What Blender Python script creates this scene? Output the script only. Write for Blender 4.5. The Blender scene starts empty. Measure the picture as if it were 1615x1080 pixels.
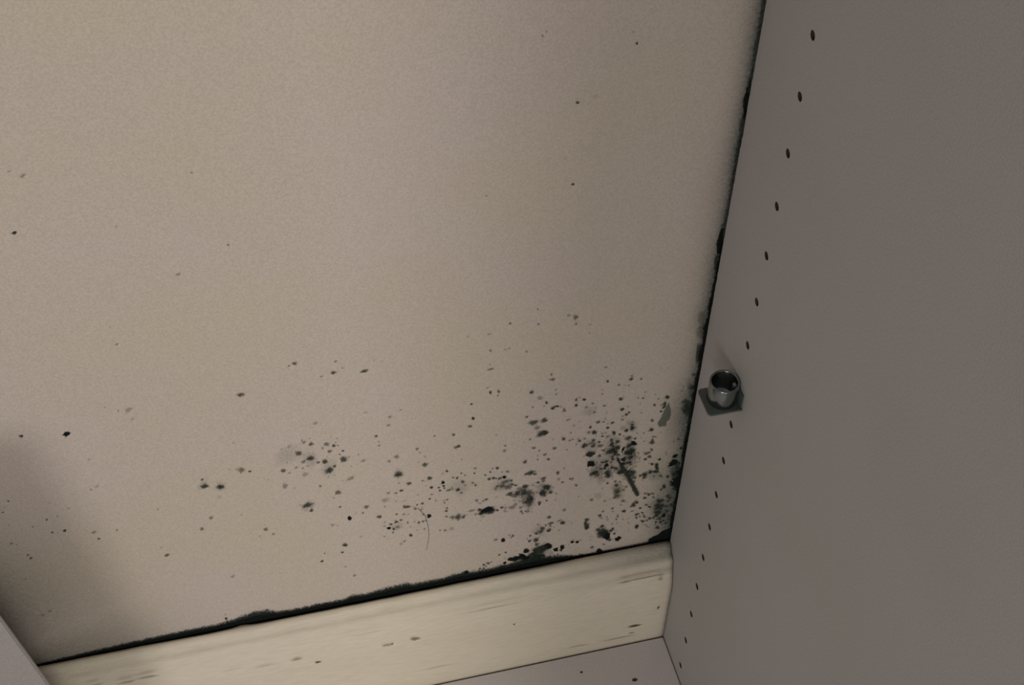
import bpy, bmesh, math, random
import numpy as np
from mathutils import Matrix, Vector, noise

EXPOSURE = -0.14
AMBIENT = .18
LIGHTS = [
    ('window_light', (-1.1, -2.0, .8), (-.2, 0, .3), .7, 9.5, (1, .96, .90)),
    ('ceiling_lamp', (.34, -2.0, 1.3), (-.2, 0, .3), .35, 14.2, (1, .95, .86)),
    ('low_fill', (-.14, -.85, .22), (-.1, 0, .1), .12, .36, (1, .94, .84)),  # added fill to brighten the lower part, not a real lamp
]
# mould haze and painted shade on the plaster: x, z, half width, half height, amount
MOULD_SHADE = [(-.008, .13, .010, .05, .35), (-.006, .22, .009, .03, .4),
        (-.438, .15, .062, .085, .8), (-.405, .085, .068, .045, .7)]  # lower left corner: mould with the corner shade painted in
BAND = 1.0
GROW = 1.38
DIVH = .34
BOARD = (-.08, -.3819, .2377)
# ---- camera
scene = bpy.context.scene
COL = scene.collection
F_PX, YAW, PITCH, ROLL = 2325.897, 0.27269, 0.830692, 0.034507
CAM = Vector((-0.25427, -0.508829, 0.891237))
ca, sa, cb, sb = math.cos(YAW), math.sin(YAW), math.cos(PITCH), math.sin(PITCH)
fwd = Vector((sa * cb, ca * cb, -sb)); rt0 = Vector((ca, -sa, 0)); up0 = rt0.cross(fwd)
cr, sr = math.cos(ROLL), math.sin(ROLL)
rt = cr * rt0 + sr * up0; up = -sr * rt0 + cr * up0
cd = bpy.data.cameras.new('camera'); cam = bpy.data.objects.new('camera', cd); COL.objects.link(cam)
cd.sensor_width = 36; cd.lens = F_PX / 1615 * 36; cd.clip_start = .01
cam.matrix_world = Matrix(((rt.x, up.x, -fwd.x, CAM.x), (rt.y, up.y, -fwd.y, CAM.y), (rt.z, up.z, -fwd.z, CAM.z), (0, 0, 0, 1)))
scene.camera = cam

# ------------------------------------------------------------------ light
scene.view_settings.view_transform = 'Standard'; scene.view_settings.look = 'None'
scene.view_settings.gamma = 1; scene.view_settings.use_curve_mapping = False
scene.view_settings.exposure = EXPOSURE
w = bpy.data.worlds.new('room_light'); scene.world = w; w.use_nodes = True
w.node_tree.nodes['Background'].inputs[0].default_value = (0.92, 0.93, 1.0, 1)
w.node_tree.nodes['Background'].inputs[1].default_value = AMBIENT
def area(name, loc, target, size, power, col):
    l = bpy.data.lights.new(name, 'AREA'); l.shape = 'DISK'; l.size = size; l.energy = power; l.color = col
    o = bpy.data.objects.new(name, l); COL.objects.link(o); o.location = loc
    o.rotation_euler = (Vector(target) - Vector(loc)).to_track_quat('-Z', 'Y').to_euler()
for a in LIGHTS: area(*a)
# ------------------------------------------------------------------ helpers
def put(name, me, m=None, parent=None):
    o = bpy.data.objects.new(name, me); COL.objects.link(o)
    if m: me.materials.append(m)
    if parent: o.parent = parent
    return o
def mesh(name, vs, fs, smooth=False):
    me = bpy.data.meshes.new(name); me.from_pydata([tuple(v) for v in vs], [], fs); me.update()
    if smooth: me.polygons.foreach_set('use_smooth', [True] * len(me.polygons))
    return me
def fixn(me):
    bm = bmesh.new(); bm.from_mesh(me); bmesh.ops.recalc_face_normals(bm, faces=bm.faces); bm.to_mesh(me); bm.free(); return me
def tag(o, label=None, cat=None, group=None, kind=None):
    if label: o['label'] = label
    if cat: o['category'] = cat
    if group: o['group'] = group
    if kind: o['kind'] = kind
    return o
def box_mesh(name, x0, x1, y0, y1, z0, z1, bev=.0006):
    bm = bmesh.new(); bmesh.ops.create_cube(bm, size=1)
    for v in bm.verts:
        v.co = Vector((x0 if v.co.x < 0 else x1, y0 if v.co.y < 0 else y1, z0 if v.co.z < 0 else z1))
    if bev: bmesh.ops.bevel(bm, geom=bm.edges[:], offset=bev, segments=2, affect='EDGES')
    me = bpy.data.meshes.new(name); bm.to_mesh(me); bm.free(); return me

# ------------------------------------------------------------------ materials
def nodes(name):
    m = bpy.data.materials.new(name); m.use_nodes = True
    nt = m.node_tree; return m, nt, nt.nodes, nt.links, nt.nodes['Principled BSDF']
def paint(name, base, alt, rough, fine=.05, bump=.15, tint=(.95, 1.0, 1.05), stretch=(1, 1, 1), bscale=900, spec=.3):
    """painted surface: base colour drifting to alt in broad clouds, a fine mottle and a fine relief"""
    m, nt, N, L, P = nodes(name)
    geo = N.new('ShaderNodeNewGeometry')
    mp = N.new('ShaderNodeMapping'); mp.inputs['Scale'].default_value = stretch; L.new(geo.outputs['Position'], mp.inputs['Vector'])
    n1 = N.new('ShaderNodeTexNoise'); n1.inputs['Scale'].default_value = 9; n1.inputs['Detail'].default_value = 2
    L.new(geo.outputs['Position'], n1.inputs['Vector'])
    r1 = N.new('ShaderNodeMapRange'); r1.inputs[1].default_value = .38; r1.inputs[2].default_value = .62; L.new(n1.outputs['Fac'], r1.inputs[0])
    mx = N.new('ShaderNodeMix'); mx.data_type = 'RGBA'; mx.inputs[6].default_value = (*base, 1); mx.inputs[7].default_value = (*alt, 1)
    L.new(r1.outputs[0], mx.inputs[0])
    n2 = N.new('ShaderNodeTexNoise'); n2.inputs['Scale'].default_value = bscale; n2.inputs['Detail'].default_value = 3
    L.new(mp.outputs[0], n2.inputs['Vector'])
    r2 = N.new('ShaderNodeMapRange'); r2.inputs[1].default_value = .3; r2.inputs[2].default_value = .7
    r2.inputs[3].default_value = 1 - fine * 1.3; r2.inputs[4].default_value = 1 + fine * 1.3; L.new(n2.outputs['Fac'], r2.inputs[0])
    mul = N.new('ShaderNodeVectorMath'); mul.operation = 'MULTIPLY'
    L.new(mx.outputs[2], mul.inputs[0]); L.new(r2.outputs[0], mul.inputs[1])
    bp = N.new('ShaderNodeBump'); bp.inputs['Strength'].default_value = bump; bp.inputs['Distance'].default_value = .0006
    L.new(n2.outputs['Fac'], bp.inputs['Height']); L.new(bp.outputs[0], P.inputs['Normal'])
    L.new(mul.outputs[0], P.inputs['Base Color'])
    P.inputs['Roughness'].default_value = rough; P.inputs['Specular IOR Level'].default_value = spec
    return m, nt, mul, P, geo
WALLC = [(.60, .53, .44), (.61, .53, .48)]
wall_m, nt, mul, P, geo = paint('wall_paint', *WALLC, .75, fine=.07, bump=.35)
def add_mould_shade(nt, mul, P, geo):
    # grey-green mould haze and painted shade, from the haze attribute of the mesh
    N, L = nt.nodes, nt.links
    at = N.new('ShaderNodeAttribute'); at.attribute_name = 'haze'
    n3 = N.new('ShaderNodeTexNoise'); n3.inputs['Scale'].default_value = 600; n3.inputs['Detail'].default_value = 4; L.new(geo.outputs['Position'], n3.inputs['Vector'])
    r3 = N.new('ShaderNodeMapRange'); r3.inputs[1].default_value = .3; r3.inputs[2].default_value = .7; r3.inputs[3].default_value = .82; r3.inputs[4].default_value = 1.12; L.new(n3.outputs['Fac'], r3.inputs[0])
    mm = N.new('ShaderNodeMath'); mm.operation = 'MULTIPLY'; mm.use_clamp = True; L.new(at.outputs['Fac'], mm.inputs[0]); L.new(r3.outputs[0], mm.inputs[1])
    mh = N.new('ShaderNodeMix'); mh.data_type = 'RGBA'; mh.inputs[7].default_value = (.060, .078, .070, 1)
    L.new(mm.outputs[0], mh.inputs[0]); L.new(mul.outputs[0], mh.inputs[6]); L.new(mh.outputs[2], P.inputs['Base Color'])
add_mould_shade(nt, mul, P, geo)
skirt_m, nt, mul, P, geo = paint('cream_gloss_paint', (.77, .70, .56), (.78, .70, .585), .6, fine=.045, bump=.15, stretch=(.12, 1, 1), bscale=900)
add_mould_shade(nt, mul, P, geo)
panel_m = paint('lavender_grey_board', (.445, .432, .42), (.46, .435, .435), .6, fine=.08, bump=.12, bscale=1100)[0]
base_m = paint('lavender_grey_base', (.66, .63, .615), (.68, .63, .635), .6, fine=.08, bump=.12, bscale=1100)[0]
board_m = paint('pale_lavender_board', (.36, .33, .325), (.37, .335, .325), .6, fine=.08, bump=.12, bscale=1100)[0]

def fade_mat(name, col, ragged=1.25, scale=1100, hi=.85):
    """growth that is dense in the middle and thins out to nothing: alpha from the fade attribute broken up by noise"""
    m, nt, N, L, P = nodes(name)
    at = N.new('ShaderNodeAttribute'); at.attribute_name = 'fade'
    ge = N.new('ShaderNodeNewGeometry')
    n = N.new('ShaderNodeTexNoise'); n.inputs['Scale'].default_value = scale; n.inputs['Detail'].default_value = 3; L.new(ge.outputs['Position'], n.inputs['Vector'])
    a = N.new('ShaderNodeMath'); a.operation = 'MULTIPLY_ADD'; a.inputs[1].default_value = ragged; a.inputs[2].default_value = -ragged * .5
    L.new(n.outputs['Fac'], a.inputs[0])
    s = N.new('ShaderNodeMath'); s.operation = 'ADD'; L.new(a.outputs[0], s.inputs[0]); L.new(at.outputs['Fac'], s.inputs[1])
    r = N.new('ShaderNodeMapRange'); r.interpolation_type = 'SMOOTHSTEP'; r.inputs[1].default_value = .12; r.inputs[2].default_value = hi
    L.new(s.outputs[0], r.inputs[0])
    g = N.new('ShaderNodeMath'); g.operation = 'MULTIPLY'; L.new(r.outputs[0], g.inputs[0])
    st = N.new('ShaderNodeAttribute'); st.attribute_name = 'dense'; L.new(st.outputs['Fac'], g.inputs[1])
    L.new(g.outputs[0], P.inputs['Alpha'])
    P.inputs['Base Color'].default_value = (*col, 1); P.inputs['Roughness'].default_value = .95; P.inputs['Specular IOR Level'].default_value = .1
    return m
mould_m = fade_mat('dark_mould', (.040, .050, .040))
smudge_m = fade_mat('grey_green_mould_haze', (.07, .09, .075), ragged=1.5, scale=800, hi=1.0)
strip_m = fade_mat('grey_green_mould_strip', (.022, .028, .026), ragged=1.1, scale=700, hi=.8)
black_m = fade_mat('black_mould', (.010, .013, .012), ragged=.5, scale=600, hi=.5)
scar_m = fade_mat('grey_green_scar', (.15, .165, .135), ragged=.3, hi=.4)
scuff_m = fade_mat('grey_scuff', (.10, .09, .07), ragged=.8, scale=1500)
def plain(name, col, rough=.6, metal=0):
    m, nt, N, L, P = nodes(name)
    ge = N.new('ShaderNodeNewGeometry'); n = N.new('ShaderNodeTexNoise'); n.inputs['Scale'].default_value = 500; L.new(ge.outputs['Position'], n.inputs['Vector'])
    r = N.new('ShaderNodeMapRange'); r.inputs[3].default_value = rough * .8; r.inputs[4].default_value = min(1, rough * 1.2); L.new(n.outputs['Fac'], r.inputs[0])
    L.new(r.outputs[0], P.inputs['Roughness'])
    P.inputs['Base Color'].default_value = (*col, 1); P.inputs['Metallic'].default_value = metal
    return m
metal_m = plain('dull_chrome', (.24, .27, .265), .22, 1)
steel_m = plain('dark_steel', (.12, .145, .135), .5, .3)
hole_m = plain('raw_chipboard', (.05, .04, .032), .9)
hair_m = plain('brown_hair', (.13, .09, .055), .5)
room_m = plain('room_floor_boards', (.30, .25, .20), .5)

# ---- mould positions on the wall, 0.01 mm: x, z, two half axes, density in percent
SMUDGES = [[-3788,17739,433,55,179,-742,40],[-3382,16839,437,55,184,-754,40],[-3143,16963,357,45,151,-615,45],[-4020,17550,315,40,129,-540,40],[-5437,17843,627,80,188,-827,35],[-5583,18780,621,80,201,-882,25],[-4679,17552,393,50,158,-675,40],[-3976,15965,479,60,197,-834,25],[-4002,15239,402,50,165,-703,30],[-959,12719,662,81,433,-1698,35],[-212,16153,484,61,454,-1688,60],[-4635,11213,497,60,166,-750,40],[-8898,12886,484,60,165,-869,20],[-1677,16459,641,81,190,-738,20],[9,10998,336,40,157,-606,40],[-3512,19311,467,60,245,-988,40],[-4592,19623,464,60,187,-783,30],[-9877,16851,779,99,169,-903,38],[-9696,16268,470,59,154,-820,35],[-11279,18317,843,109,128,-724,22],[-8754,17160,546,69,187,-946,35],[-12365,16043,857,108,70,-428,30],[-13965,19007,831,108,147,-950,12],[-14133,16005,542,69,71,-475,22],[-8827,10586,904,109,154,-827,35],[-9912,9786,907,109,98,-556,40],[-17862,16204,459,58,63,-537,15],[-9484,9787,991,119,164,-913,35],[-4665,18867,920,118,309,-1308,22],[-3459,18630,569,73,299,-1214,30],[-4640,20449,629,82,253,-1055,25],[-3494,19896,422,55,253,-1017,30],[-5968,20716,625,81,159,-696,20],[-3588,21813,346,45,181,-715,30],[-378,22455,348,46,201,-712,50],[-210,24116,274,36,321,-1110,40],[-6316,23855,472,63,119,-511,15],[-23670,24824,912,125,73,-999,12],[-22478,24140,512,70,71,-844,18],[-21506,23000,519,70,79,-864,15],[-28450,23535,404,55,16,-560,20],[-27572,23148,355,48,18,-494,20],[-17617,21318,426,56,75,-597,25],[-23022,19950,477,63,41,-544,25]]
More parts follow.
